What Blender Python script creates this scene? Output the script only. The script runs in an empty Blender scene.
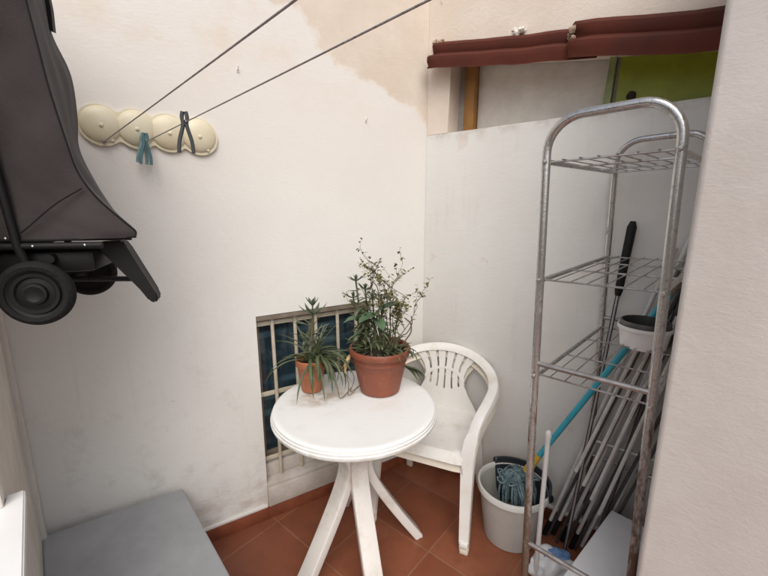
import bpy, bmesh, math, random
from mathutils import Vector, Matrix, noise
random.seed(7)
C = bpy.context.scene.collection
R = math.radians
V = Vector

# ------------------------------------------------------------------ materials
def mat(name, col, rough=.5, metal=0., spec=.5, bump=0., bscale=40., var=0., vscale=6., col2=None, coat=0., sss=0.):
    m = bpy.data.materials.new(name); m.use_nodes = True
    nt = m.node_tree; b = nt.nodes['Principled BSDF']
    b.inputs['Base Color'].default_value = (*col, 1); b.inputs['Roughness'].default_value = rough
    b.inputs['Metallic'].default_value = metal; b.inputs['Specular IOR Level'].default_value = spec
    b.inputs['Coat Weight'].default_value = coat
    tc = nt.nodes.new('ShaderNodeTexCoord')
    if var or col2:
        n = nt.nodes.new('ShaderNodeTexNoise'); n.inputs['Scale'].default_value = vscale
        n.inputs['Detail'].default_value = 6; n.inputs['Roughness'].default_value = .65
        nt.links.new(tc.outputs['Object'], n.inputs['Vector'])
        r = nt.nodes.new('ShaderNodeValToRGB')
        c2 = col2 or tuple(c*(1-var) for c in col)
        r.color_ramp.elements[0].position = .35; r.color_ramp.elements[1].position = .65
        r.color_ramp.elements[0].color = (*c2, 1); r.color_ramp.elements[1].color = (*col, 1)
        nt.links.new(n.outputs['Fac'], r.inputs['Fac']); nt.links.new(r.outputs['Color'], b.inputs['Base Color'])
    if bump:
        n2 = nt.nodes.new('ShaderNodeTexNoise'); n2.inputs['Scale'].default_value = bscale; n2.inputs['Detail'].default_value = 5
        nt.links.new(tc.outputs['Object'], n2.inputs['Vector'])
        bp = nt.nodes.new('ShaderNodeBump'); bp.inputs['Strength'].default_value = bump; bp.inputs['Distance'].default_value = .01
        nt.links.new(n2.outputs['Fac'], bp.inputs['Height']); nt.links.new(bp.outputs['Normal'], b.inputs['Normal'])
    return m

class NT:
    """small node-graph helper"""
    def __init__(s, m):
        s.nt = m.node_tree; s.b = s.nt.nodes['Principled BSDF']
        s.tc = s.nt.nodes.new('ShaderNodeTexCoord'); s.co = s.tc.outputs['Object']
    def link(s, a, b): s.nt.links.new(a, b)
    def setin(s, sock, v):
        if hasattr(v, 'is_linked'): s.link(v, sock)
        else: sock.default_value = v
    def noise(s, scale, detail=5, rough=.6, vec=None, dist=0., st=None):
        n = s.nt.nodes.new('ShaderNodeTexNoise'); n.inputs['Scale'].default_value = scale
        n.inputs['Detail'].default_value = detail; n.inputs['Roughness'].default_value = rough; n.inputs['Distortion'].default_value = dist
        v = vec or s.co
        if st:
            mp = s.nt.nodes.new('ShaderNodeMapping'); mp.inputs['Scale'].default_value = st; s.link(v, mp.inputs['Vector']); v = mp.outputs[0]
        s.link(v, n.inputs['Vector']); return n.outputs['Fac']
    def math(s, op, a, b=0., c=0.):
        n = s.nt.nodes.new('ShaderNodeMath'); n.operation = op
        for i, v in enumerate((a, b, c)): s.setin(n.inputs[i], v)
        return n.outputs[0]
    def ramp(s, fac, lo, hi, interp='SMOOTHSTEP'):
        n = s.nt.nodes.new('ShaderNodeMapRange'); n.interpolation_type = interp
        s.setin(n.inputs['Value'], fac); n.inputs['From Min'].default_value = lo; n.inputs['From Max'].default_value = hi
        return n.outputs[0]
    def mix(s, fac, a, b, mode='MIX'):
        n = s.nt.nodes.new('ShaderNodeMix'); n.data_type = 'RGBA'; n.blend_type = mode
        s.setin(n.inputs[0], fac)
        for i, v in ((6, a), (7, b)):
            if isinstance(v, tuple): n.inputs[i].default_value = (*v, 1)
            else: s.link(v, n.inputs[i])
        return n.outputs[2]
    def xyz(s):
        n = s.nt.nodes.new('ShaderNodeSeparateXYZ'); s.link(s.co, n.inputs[0]); return n.outputs
    def bump(s, h, strength=.3, dist=.01):
        n = s.nt.nodes.new('ShaderNodeBump'); n.inputs['Strength'].default_value = strength; n.inputs['Distance'].default_value = dist
        s.link(h, n.inputs['Height']); s.link(n.outputs[0], s.b.inputs['Normal'])
    def color(s, c): s.link(c, s.b.inputs['Base Color'])

def newmat(name, rough=.8):
    m = bpy.data.materials.new(name); m.use_nodes = True
    g = NT(m); g.b.inputs['Roughness'].default_value = rough
    g.b.inputs['Specular IOR Level'].default_value = .25
    return m, g

def plaster_bump(g, fine=.35, coarse=.5, fscale=170, cscale=16, strength=.45, dist=.006, stretch=(1, 1, 1.6)):
    a = g.noise(fscale, 4, .6); b = g.noise(cscale, 6, .6, dist=.6, st=stretch)
    c = g.noise(55, 5, .6, st=stretch)
    h = g.math('ADD', g.math('MULTIPLY', a, fine), g.math('ADD', g.math('MULTIPLY', b, coarse), g.math('MULTIPLY', c, .35)))
    g.bump(h, strength, dist); return h

# painted wall: white below, bare beige render above a ragged diagonal edge, bare / dirty marks low down
M = {}
m, g = newmat('white_painted_plaster', .85)
x, y, z = g.xyz()
ln = g.math('ADD', z, g.math('MULTIPLY', x, .46))
ln = g.math('ADD', ln, g.math('MULTIPLY', g.math('SUBTRACT', g.noise(5, 8, .62), .5), .34))
ln = g.math('ADD', ln, g.math('MULTIPLY', g.math('SUBTRACT', g.noise(2.2, 2, .5), .5), .25))
beige = g.ramp(ln, 1.92, 1.957)
base = g.mix(g.ramp(g.noise(2.3, 4, .6), .38, .66), (.745, .735, .70), (.765, .76, .73))
old = g.ramp(g.math('ADD', z, g.math('MULTIPLY', g.math('SUBTRACT', g.noise(3, 5), .5), .7)), 1.35, 1.75)
base = g.mix(g.math('MULTIPLY', old, .65), base, (.755, .71, .665))
cream = g.math('MULTIPLY', g.ramp(z, 1.75, 2.25), g.ramp(g.noise(3.4, 6, .65), .46, .66))
base = g.mix(g.math('MULTIPLY', cream, .55), base, (.70, .59, .47))
dirt = g.math('MULTIPLY', g.ramp(g.noise(9, 8, .7), .50, .74), g.ramp(z, 1.3, .3))
base = g.mix(g.math('MULTIPLY', dirt, .40), base, (.42, .38, .34))
low = g.math('MULTIPLY', g.ramp(g.math('ADD', z, g.math('MULTIPLY', g.noise(7, 6, .6), .35)), .50, .28), g.ramp(g.noise(6, 7, .7, st=(1, 1, 2.4)), .42, .62))
base = g.mix(g.math('MULTIPLY', low, .6), base, (.50, .42, .37))
specks = g.ramp(g.noise(38, 3, .5), .72, .76)
base = g.mix(g.math('MULTIPLY', specks, g.math('MULTIPLY', g.ramp(z, 1.4, .6), .4)), base, (.35, .33, .31))
drips = g.math('MULTIPLY', g.ramp(g.noise(7, 5, .6, st=(3.2, 1, .22)), .58, .78), g.ramp(z, 1.5, .7))
base = g.mix(g.math('MULTIPLY', drips, .18), base, (.45, .41, .36))
bcol = g.mix(g.ramp(g.noise(4, 6, .6), .35, .7), (.655, .565, .475), (.72, .64, .555))
bcol = g.mix(g.math('MULTIPLY', g.ramp(g.noise(18, 6, .7), .58, .75), .35), bcol, (.50, .42, .35))
g.color(g.mix(beige, base, bcol))
h1 = g.noise(150, 4, .6); h2 = g.noise(14, 6, .6, dist=.5, st=(1, 1, 1.5)); h3 = g.noise(52, 5, .6, st=(.8, 1, 1.9))
hh = g.math('ADD', g.math('MULTIPLY', h1, .22), g.math('ADD', g.math('MULTIPLY', h2, .55), g.math('MULTIPLY', h3, .42)))
hh = g.math('SUBTRACT', hh, g.math('MULTIPLY', beige, .22))
hh = g.math('SUBTRACT', hh, g.math('MULTIPLY', low, .25))
g.bump(hh, .34, .006)
M['wall_a'] = m

m, g = newmat('grey_white_plaster', .85)
x, y, z = g.xyz()
base = g.mix(g.ramp(g.noise(2.0, 5, .6), .35, .68), (.665, .655, .625), (.70, .695, .67))
st = g.math('MULTIPLY', g.ramp(g.noise(6, 6, .65, st=(2.6, 1, .3)), .54, .78), .28)
base = g.mix(st, base, (.46, .42, .38))
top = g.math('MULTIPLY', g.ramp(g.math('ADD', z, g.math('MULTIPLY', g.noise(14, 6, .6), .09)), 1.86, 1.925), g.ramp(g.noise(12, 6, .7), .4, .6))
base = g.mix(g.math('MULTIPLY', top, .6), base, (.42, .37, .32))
lowd = g.math('MULTIPLY', g.ramp(g.math('ADD', z, g.math('MULTIPLY', g.noise(5, 6, .6), .5)), .75, .2), .32)
base = g.mix(lowd, base, (.43, .38, .35))
pk = g.math('MULTIPLY', g.ramp(g.noise(7, 3), .66, .72), .3)
base = g.mix(pk, base, (.60, .44, .40))
g.color(base); plaster_bump(g, strength=.4); M['wall_b'] = m

m, g = newmat('beige_render', .88)
base = g.mix(g.ramp(g.noise(3, 6, .6), .35, .7), (.69, .60, .51), (.75, .675, .60))
base = g.mix(g.math('MULTIPLY', g.ramp(g.noise(16, 6, .7), .6, .8), .5), base, (.48, .40, .33))
g.color(base); plaster_bump(g, strength=.4); M['render'] = m

m, g = newmat('coarse_stucco', .9)
base = g.mix(g.ramp(g.noise(5, 6, .6), .3, .7), (.55, .51, .475), (.60, .565, .535))
base = g.mix(g.math('MULTIPLY', g.ramp(g.noise(60, 5, .7), .6, .8), .3), base, (.42, .36, .32))
g.color(base)
a = g.noise(95, 5, .62, st=(.8, 1, 1.3)); b_ = g.noise(26, 5, .6, dist=.8, st=(.7, 1, 1.5)); c_ = g.noise(230, 3, .6)
g.bump(g.math('ADD', g.math('MULTIPLY', a, .5), g.math('ADD', g.math('MULTIPLY', b_, .6), g.math('MULTIPLY', c_, .2))), .27, .005)
M['stucco'] = m

m, g = newmat('side_wall_plaster', .88)
base = g.mix(g.ramp(g.noise(6, 6, .6), .35, .7), (.60, .565, .52), (.70, .67, .63))
g.color(base); plaster_bump(g, strength=.6, fscale=90); M['wall_d'] = m

# terracotta floor tiles
m, g = newmat('terracotta_tiles', .42)
g.b.inputs['Specular IOR Level'].default_value = .4
br = g.nt.nodes.new('ShaderNodeTexBrick'); br.offset = 0; br.squash = 1
mp = g.nt.nodes.new('ShaderNodeMapping'); mp.inputs['Rotation'].default_value = (0, 0, R(40)); mp.inputs['Location'].default_value = (.13, .07, 0)
g.link(g.co, mp.inputs['Vector']); g.link(mp.outputs[0], br.inputs['Vector'])
br.inputs['Scale'].default_value = 1; br.inputs['Brick Width'].default_value = .33; br.inputs['Row Height'].default_value = .33
br.inputs['Mortar Size'].default_value = .004; br.inputs['Mortar Smooth'].default_value = .3; br.inputs['Bias'].default_value = 0
br.inputs['Color1'].default_value = (.21, .068, .034, 1); br.inputs['Color2'].default_value = (.285, .099, .050, 1)
br.inputs['Mortar'].default_value = (.265, .125, .077, 1)
c = g.mix(g.math('MULTIPLY', g.ramp(g.noise(7, 7, .65), .42, .7), .5), br.outputs['Color'], (.14, .046, .026))
c = g.mix(g.math('MULTIPLY', g.ramp(g.noise(3, 6, .7), .52, .72), .30), c, (.33, .165, .11))
c = g.mix(g.math('MULTIPLY', g.ramp(g.noise(90, 3, .6), .68, .76), .4), c, (.45, .32, .26))
g.color(c)
g.link(g.ramp(g.noise(11, 6, .65), .3, .9), g.b.inputs['Roughness'])
rr = g.math('ADD', .32, g.math('MULTIPLY', g.ramp(g.noise(11, 6, .65), .3, .7), .3)); g.link(rr, g.b.inputs['Roughness'])
g.bump(g.math('SUBTRACT', g.math('MULTIPLY', g.noise(30, 4), .25), br.outputs['Fac']), .3, .004)
M['floor'] = m

M['skirt'] = mat('terracotta_skirting', (.26, .078, .038), .4, bump=.15, var=.4, vscale=9)
M['joint'] = mat('white_paint_line', (.70, .67, .64), .85, bump=.3, bscale=80)
# white garden plastic, slightly weathered
def plastic(name, col, dirt, amt, seed):
    m, g = newmat(name, .38); g.b.inputs['Specular IOR Level'].default_value = .45
    co = g.nt.nodes.new('ShaderNodeMapping'); co.inputs['Location'].default_value = (seed, seed*2, 0); g.link(g.co, co.inputs[0]); v = co.outputs[0]
    d = g.math('MULTIPLY', g.ramp(g.noise(7, 8, .7, vec=v), .48, .75), amt)
    c = g.mix(d, col, dirt)
    c = g.mix(g.math('MULTIPLY', g.ramp(g.noise(45, 5, .7, vec=v), .62, .75), amt), c, dirt)
    g.color(c); g.link(g.math('ADD', .32, g.math('MULTIPLY', d, .5)), g.b.inputs['Roughness'])
    g.bump(g.noise(240, 3, .5), .06, .003); return m
M['plastic'] = plastic('weathered_white_plastic', (.76, .75, .72), (.52, .46, .37), .55, 1)
M['plastic_old'] = plastic('yellowed_white_plastic', (.68, .62, .53), (.46, .38, .28), .6, 5)
M['plastic_leg'] = plastic('dusty_white_plastic', (.68, .655, .62), (.42, .34, .27), .6, 9)
# table top: white with a soil stain near the pots
m, g = newmat('stained_table_plastic', .32); g.b.inputs['Specular IOR Level'].default_value = .5
x, y, z = g.xyz()
dx = g.math('MULTIPLY', g.math('ADD', x, .12), 1.0); dy = g.math('MULTIPLY', g.math('SUBTRACT', y, .10), 1.9)
rad = g.math('SQRT', g.math('ADD', g.math('MULTIPLY', dx, dx), g.math('MULTIPLY', dy, dy)))
stn = g.math('MULTIPLY', g.ramp(g.math('ADD', rad, g.math('MULTIPLY', g.math('SUBTRACT', g.noise(9, 7, .65), .5), .30)), .20, .05), g.ramp(g.noise(13, 7, .7), .33, .62))
c = g.mix(g.math('MULTIPLY', g.ramp(g.noise(8, 8, .7), .5, .75), .28), (.78, .79, .775), (.60, .57, .50))
c = g.mix(g.math('MULTIPLY', stn, .75), c, (.36, .27, .18))
spk = g.math('MULTIPLY', g.ramp(g.noise(70, 4, .6), .70, .74), .5)
c = g.mix(spk, c, (.34, .29, .22))
scr = g.math('MULTIPLY', g.ramp(g.noise(26, 4, .6, st=(.35, 3.2, 1)), .64, .72), .35)
c = g.mix(scr, c, (.50, .46, .40))
edge = g.math('MULTIPLY', g.ramp(z, .713, .690), g.ramp(g.noise(16, 5, .6), .35, .65))
c = g.mix(g.math('MULTIPLY', edge, .5), c, (.48, .42, .34))
g.color(c); g.link(g.math('ADD', .28, g.math('MULTIPLY', g.noise(10, 6), .25)), g.b.inputs['Roughness'])
g.bump(g.noise(30, 5, .6), .05, .004)
M['table_top'] = m

M['pot_big'] = mat('brown_terracotta_plastic', (.235, .068, .034), .5, bump=.12, bscale=90, col2=(.19, .054, .028), vscale=8)
M['pot_small'] = mat('orange_terracotta', (.39, .135, .06), .65, bump=.2, bscale=70, col2=(.28, .095, .045), vscale=12)
for k_, amt in (('pot_big', .28), ('pot_small', .5)):     # pale lime bloom on the pots
    g = NT(M[k_]); src = g.b.inputs['Base Color'].links[0].from_socket
    g.color(g.mix(g.math('MULTIPLY', g.ramp(g.noise(24, 8, .72, st=(1, 1, .6)), .54, .76), amt), src, (.46, .33, .26)))
M['soil'] = mat('dark_soil', (.045, .030, .020), .95, bump=1, bscale=120, var=.5, vscale=60)
M['leaf_grey'] = mat('grey_green_leaf', (.145, .175, .110), .55, var=.55, vscale=30)
M['leaf_dark'] = mat('dark_green_leaf', (.105, .130, .062), .5, var=.5, vscale=25)
M['leaf_green'] = mat('fresh_green_leaf', (.095, .165, .085), .45, var=.35, vscale=18)
M['leaf_lime'] = mat('yellow_green_leaf', (.17, .165, .045), .6, col2=(.09, .085, .035), vscale=40)
M['twig'] = mat('brown_twig', (.16, .11, .065), .8, var=.4, vscale=50)
M['stem'] = mat('olive_stem', (.12, .125, .06), .7, var=.4, vscale=40)
M['dry'] = mat('dry_tan_leaf', (.50, .34, .17), .8, var=.4, vscale=40)
M['fabric'] = mat('charcoal_brown_fabric', (.052, .043, .042), .8, spec=.25, bump=.25, bscale=420, var=.25, vscale=5)
M['fabric'].node_tree.nodes['Principled BSDF'].inputs['Sheen Weight'].default_value = .12
M['black'] = mat('black_plastic', (.009, .009, .009), .55, spec=.25, bump=.05, bscale=120)
M['rubber'] = mat('black_rubber', (.013, .013, .013), .8, spec=.25, bump=.3, bscale=160, var=.3, vscale=30)
M['rivet'] = mat('steel_rivet', (.6, .6, .6), .3, metal=1)
M['cream'] = mat('cream_plastic', (.73, .67, .50), .38, bump=.05, bscale=60, col2=(.66, .58, .41), vscale=7)
M['cord'] = mat('grey_washing_line', (.33, .31, .30), .6, bump=.5, bscale=300, var=.3, vscale=60)
M['peg_teal'] = mat('teal_plastic', (.085, .20, .215), .5, var=.3, vscale=40)
M['peg_pale'] = mat('pale_teal_plastic', (.20, .33, .34), .5, var=.3, vscale=40)
M['peg_black'] = mat('dark_grey_plastic', (.035, .040, .042), .5, var=.3, vscale=40)
M['greybox'] = mat('grey_painted_lid', (.37, .38, .395), .40, bump=.06, bscale=60, col2=(.30, .31, .325), vscale=5)
M['greyside'] = mat('grey_box_side', (.20, .215, .23), .5, var=.15)
M['whitebox'] = mat('white_lacquer', (.80, .80, .79), .35, bump=.03, var=.06, vscale=5)
M['whitelid'] = mat('white_lid_plastic', (.66, .67, .70), .4, bump=.04, var=.08, vscale=6)
M['bucket'] = mat('grey_bucket_plastic', (.47, .455, .43), .45, bump=.05, col2=(.40, .38, .35), vscale=7)
M['bucket_rim'] = mat('pale_bucket_rim', (.66, .65, .63), .4, var=.1)
M['navy'] = mat('dark_navy_plastic', (.022, .026, .033), .4, bump=.05)
M['mop'] = mat('blue_grey_yarn', (.21, .29, .31), .9, col2=(.045, .085, .10), vscale=35, bump=.6, bscale=200)
M['teal'] = mat('turquoise_pole', (.04, .37, .48), .35, var=.2, vscale=12)
M['yellow'] = mat('yellow_plastic', (.55, .36, .04), .45, var=.2, vscale=30)
M['white_tube'] = mat('white_tube', (.66, .65, .64), .4, var=.15, vscale=10)
M['grey_tube'] = mat('silver_grey_tube', (.66, .645, .62), .4, metal=.1, var=.25, vscale=12)
M['mid_tube'] = mat('satin_steel_tube', (.46, .455, .46), .3, metal=.7, var=.2, vscale=14)
M['dark_tube'] = mat('dark_steel_tube', (.12, .115, .11), .4, metal=.6, var=.4, vscale=14)
M['maroon'] = mat('maroon_coated_sheet', (.105, .024, .013), .72, spec=.2, bump=.08, bscale=30, col2=(.070, .020, .013), vscale=5)
M['mortar'] = mat('crumbly_mortar', (.48, .37, .28), .95, bump=1, bscale=70, col2=(.30, .20, .14), vscale=35)
M['ochre_wood'] = mat('ochre_wood', (.42, .21, .055), .6, bump=.3, bscale=60, col2=(.30, .14, .04), vscale=9)
M['oldwhite'] = mat('weathered_white_board', (.76, .72, .66), .7, bump=.3, bscale=30, col2=(.64, .59, .53), vscale=6)
M['greyjamb'] = mat('grey_cement', (.40, .37, .34), .9, bump=.6, bscale=50, var=.3, vscale=9)
M['lime'] = mat('olive_green_board', (.29, .32, .018), .45, bump=.08, bscale=40, col2=(.21, .24, .013), vscale=8)
M['lime_edge'] = mat('pale_green_edge', (.30, .34, .14), .5, var=.3, vscale=20)
M['grille'] = mat('cream_painted_iron', (.60, .545, .44), .5, bump=.2, bscale=60, col2=(.45, .39, .29), vscale=14)
M['frame_brown'] = mat('dull_brown_frame', (.23, .19, .15), .6, bump=.2, col2=(.15, .115, .085), vscale=12)
M['sill'] = mat('grey_white_sill', (.60, .56, .52), .75, bump=.4, bscale=30, col2=(.44, .39, .34), vscale=7)
M['bag'] = mat('white_plastic_bag', (.70, .72, .74), .35, var=.1, vscale=20)
M['bag_yellow'] = mat('yellow_print', (.42, .38, .05), .4)
M['bag_blue'] = mat('blue_print', (.12, .22, .42), .4)
m, g = newmat('dark_window_glass', .12); g.b.inputs['Specular IOR Level'].default_value = .6
x, y, z = g.xyz()
bands = g.ramp(g.math('SINE', g.math('MULTIPLY', z, 78.)), -.2, .9)  # soft bluish reflections, painted as horizontal bands into the pane colour
c = g.mix(g.math('MULTIPLY', bands, g.ramp(g.noise(5, 4), .4, .6)), (.014, .032, .044), (.045, .095, .125))
sm = g.math('MULTIPLY', g.ramp(g.noise(9, 7, .7, st=(1, 1, .5)), .48, .72), .5)
c = g.mix(sm, c, (.085, .115, .13))
g.link(g.math('ADD', .07, g.math('MULTIPLY', sm, .6)), g.b.inputs['Roughness'])
g.color(c); g.bump(g.math('ADD', g.math('MULTIPLY', bands, .5), g.noise(16, 3)), .12, .006); M['glass'] = m
# chromed tube with rust that gets heavier towards the feet
m, g = newmat('rusty_chrome', .3)
x, y, z = g.xyz()
rn = g.noise(28, 8, .72, st=(1, 1, .35))
lowr = g.ramp(z, 1.25, .15, 'LINEAR')
fac = g.ramp(g.math('ADD', rn, g.math('MULTIPLY', lowr, .34)), .56, .76)
c = g.mix(fac, (.55, .54, .53), (.115, .070, .045))
c = g.mix(g.math('MULTIPLY', g.ramp(g.noise(70, 5, .7), .56, .7), .55), c, (.20, .16, .13))
g.color(c); g.b.inputs['Specular IOR Level'].default_value = .5
g.link(g.math('SUBTRACT', .92, g.math('MULTIPLY', fac, .75)), g.b.inputs['Metallic'])
g.link(g.math('ADD', .27, g.math('MULTIPLY', fac, .5)), g.b.inputs['Roughness'])
g.bump(g.noise(120, 5, .6), .25, .002); M['chrome'] = m
M['wire'] = mat('bright_wire', (.58, .57, .56), .3, metal=.9, col2=(.34, .30, .27), vscale=25)

# ------------------------------------------------------------------ mesh helpers
def bm_(): return bmesh.new()
def obj(name, bm, m, parent=None, smooth=True, mods=(), loc=None, rotz=0):
    bmesh.ops.recalc_face_normals(bm, faces=bm.faces[:])
    me = bpy.data.meshes.new(name); bm.to_mesh(me); bm.free()
    for q in (m if isinstance(m, (list, tuple)) else [m]): me.materials.append(q)
    if smooth:
        for p in me.polygons: p.use_smooth = True
        try: me.set_sharp_from_angle(angle=R(38))
        except Exception: pass
    o = bpy.data.objects.new(name, me); C.objects.link(o)
    if parent: o.parent = parent
    if loc is not None: o.location = loc
    o.rotation_euler.z = rotz
    for t, kw in mods:
        md = o.modifiers.new(t.lower(), t)
        for k, v in kw.items(): setattr(md, k, v)
    return o
def thing(name, label, cat, loc=(0, 0, 0), rotz=0, group=None):
    o = bpy.data.objects.new(name, None); C.objects.link(o); o.location = loc; o.rotation_euler = (0, 0, rotz)
    o.empty_display_size = .1
    o['label'] = label; o['category'] = cat
    if group: o['group'] = group
    return o
def tag(o, label, cat, group=None):
    o['label'] = label; o['category'] = cat
    if group: o['group'] = group
    return o
def dup(root, label):
    r = root.copy(); C.objects.link(r); r['label'] = label
    for ch in list(root.children):
        c = ch.copy(); C.objects.link(c); c.parent = r
        for gch in ch.children:
            d = gch.copy(); C.objects.link(d); d.parent = c
    return r
def box(bm, x0, x1, y0, y1, z0, z1, bev=0., seg=2, mi=0):
    vs = [bm.verts.new((x, y, z)) for x in (x0, x1) for y in (y0, y1) for z in (z0, z1)]
    fs = [bm.faces.new([vs[i] for i in q]) for q in ((0, 1, 3, 2), (4, 6, 7, 5), (0, 4, 5, 1), (2, 3, 7, 6), (0, 2, 6, 4), (1, 5, 7, 3))]
    for f_ in fs: f_.material_index = mi
    if bev:
        es = list({e for f_ in fs for e in f_.edges})
        r = bmesh.ops.bevel(bm, geom=es, offset=bev, segments=seg, affect='EDGES', profile=.5)
        for f_ in r['faces']: f_.material_index = mi
def spline(pts, n=8):
    """Catmull-Rom through points"""
    P = [V(p) for p in pts]; out = []
    for i in range(len(P)-1):
        p0 = P[max(i-1, 0)]; p1 = P[i]; p2 = P[i+1]; p3 = P[min(i+2, len(P)-1)]
        for k in range(n):
            t = k/n
            out.append(.5*((2*p1)+(p2-p0)*t+(2*p0-5*p1+4*p2-p3)*t*t+(3*p1-p0-3*p2+p3)*t**3))
    out.append(P[-1]); return out
def tube(bm, pts, r, seg=8, radii=None, mi=0, caps=True):
    P = [V(p) for p in pts]; n = len(P)
    T = [(P[min(i+1, n-1)]-P[max(i-1, 0)]).normalized() for i in range(n)]
    a = T[0].orthogonal().normalized(); rings = []
    for i in range(n):
        a = (a - T[i]*a.dot(T[i])).normalized(); b = T[i].cross(a); rr = radii[i] if radii else r
        rings.append([bm.verts.new(P[i]+(a*math.cos(2*math.pi*k/seg)+b*math.sin(2*math.pi*k/seg))*rr) for k in range(seg)])
    for i in range(n-1):
        for k in range(seg):
            f_ = bm.faces.new((rings[i][k], rings[i][(k+1) % seg], rings[i+1][(k+1) % seg], rings[i+1][k])); f_.material_index = mi
    if caps:
        for rg in (rings[0], rings[-1]):
            f_ = bm.faces.new(rg); f_.material_index = mi
def sweep(bm, pts, sides, prof, scales=None):
    """sweep a closed profile (u along side, v along normal); one side vector per point"""
    P = [V(p) for p in pts]; n = len(P); rings = []
    for i in range(n):
        t = (P[min(i+1, n-1)]-P[max(i-1, 0)]).normalized()
        s = V(sides[i]); s = (s-t*s.dot(t)).normalized(); nn = s.cross(t).normalized()
        su, sv = scales[i] if scales else (1, 1)
        rings.append([bm.verts.new(P[i]+s*u*su+nn*v*sv) for u, v in prof])
    k_ = len(prof)
    for i in range(n-1):
        for k in range(k_): bm.faces.new((rings[i][k], rings[i][(k+1) % k_], rings[i+1][(k+1) % k_], rings[i+1][k]))
    bm.faces.new(rings[0]); bm.faces.new(rings[-1])
def rrect(w, h, b=.25, n=3):
    """rounded rectangle profile"""
    r = min(w, h)*b; out = []
    for cx, cy, a0 in ((w/2-r, h/2-r, 0), (-w/2+r, h/2-r, 90), (-w/2+r, -h/2+r, 180), (w/2-r, -h/2+r, 270)):
        for k in range(n+1):
            a = R(a0+90*k/n); out.append((cx+r*math.cos(a), cy+r*math.sin(a)))
    return out
def lathe(bm, prof, seg=48, cx=0, cy=0, mi=0):
    rings = []
    for r, z in prof:
        if r < 1e-6: rings.append([bm.verts.new((cx, cy, z))])
        else: rings.append([bm.verts.new((cx+r*math.cos(2*math.pi*k/seg), cy+r*math.sin(2*math.pi*k/seg), z)) for k in range(seg)])
    for a, b in zip(rings, rings[1:]):
        for k in range(seg):
            k2 = (k+1) % seg
            if len(a) == 1 and len(b) == 1: continue
            if len(a) == 1: f_ = bm.faces.new((a[0], b[k2], b[k]))
            elif len(b) == 1: f_ = bm.faces.new((a[k], a[k2], b[0]))
            else: f_ = bm.faces.new((a[k], a[k2], b[k2], b[k]))
            f_.material_index = mi
def prism(bm, poly, axis, lo, hi, mi=0):
    """extrude a polygon; axis 'y': poly in (x,z); axis 'x': poly in (y,z); axis 'z': poly in (x,y)"""
    mk = {'y': lambda a, b, c: (a, c, b), 'x': lambda a, b, c: (c, a, b), 'z': lambda a, b, c: (a, b, c)}[axis]
    A_ = [bm.verts.new(mk(p, q, lo)) for p, q in poly]; B_ = [bm.verts.new(mk(p, q, hi)) for p, q in poly]
    n = len(poly); fs = [bm.faces.new(A_), bm.faces.new(B_)]
    for i in range(n): fs.append(bm.faces.new((A_[i], A_[(i+1) % n], B_[(i+1) % n], B_[i])))
    for f_ in fs: f_.material_index = mi
def xform(bm, mtx, start=0):
    bm.verts.ensure_lookup_table()
    bmesh.ops.transform(bm, matrix=mtx, verts=bm.verts[start:])
def lump(bm, c, r, seed, sq=(1, 1, 1), amp=.35, sub=2):
    n0 = len(bm.verts); bmesh.ops.create_icosphere(bm, subdivisions=sub, radius=1)
    bm.verts.ensure_lookup_table()
    for v in bm.verts[n0:]:
        d = 1+amp*noise.noise(v.co*1.7+V((seed, seed*3, 0)))
        v.co = V((c[0]+v.co.x*r*sq[0]*d, c[1]+v.co.y*r*sq[1]*d, c[2]+v.co.z*r*sq[2]*d))

# ------------------------------------------------------------------ the setting
bm = bm_(); box(bm, -3.2, 3.6, -2.6, 3.6, -.1, 0)
o = obj('floor', bm, M['floor'], smooth=False); o['kind'] = 'structure'

ANG_A, ANG_B = R(31.6), R(-40)
CORNER = (.22, 2.15, 0)
# wall with the window: local x runs along the wall (0 = corner), local +y goes into the wall
WX0, WX1, WZ0, WZ1 = -.925, -.335, .085, 1.028
wall = thing('wall', 'tall white painted wall with bare beige plaster at its top and a low barred window', 'wall', CORNER, ANG_A)
bm = bm_()
def ring_wall(bm, X0, X1, Z0, Z1, a0, a1, b0, b1, th):
    xs = sorted({X0, X1, a0, a1}); zs = sorted({Z0, Z1, b0, b1})
    vf = {(i, j, k): bm.verts.new((x, y, z)) for i, x in enumerate(xs) for j, z in enumerate(zs) for k, y in enumerate((0, th))}
    for k in (0, 1):
        for i in range(3):
            for j in range(3):
                if (i, j) != (1, 1): bm.faces.new((vf[i, j, k], vf[i+1, j, k], vf[i+1, j+1, k], vf[i, j+1, k]))
    for i in range(3):
        for j in (0, 3): bm.faces.new((vf[i, j, 0], vf[i+1, j, 0], vf[i+1, j, 1], vf[i, j, 1]))
        for i2 in (0, 3): bm.faces.new((vf[i2, i, 0], vf[i2, i+1, 0], vf[i2, i+1, 1], vf[i2, i, 1]))
    for j in (1, 2): bm.faces.new((vf[1, j, 0], vf[2, j, 0], vf[2, j, 1], vf[1, j, 1]))
    for i in (1, 2): bm.faces.new((vf[i, 1, 0], vf[i, 2, 0], vf[i, 2, 1], vf[i, 1, 1]))
ring_wall(bm, -1.93, .14, 0, 2.8, WX0, WX1, WZ0, WZ1, .22)
obj('plaster', bm, M['wall_a'], wall, smooth=False)
bm = bm_(); box(bm, -1.25, WX0-.003, -.012, .01, 0, .066, .002); box(bm, WX1+.003, -.012, -.012, .01, 0, .066, .002)
box(bm, WX0-.003, WX1+.003, -.012, .01, 0, .064, .002)
obj('skirting', bm, M['skirt'], wall)
bm = bm_(); box(bm, -1.25, WX0-.004, -.0135, .01, .066, .078, .003); box(bm, WX1+.004, -.014, -.0135, .01, .066, .078, .003)
obj('skirting_joint', bm, M['joint'], wall)
win = bm_()
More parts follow.
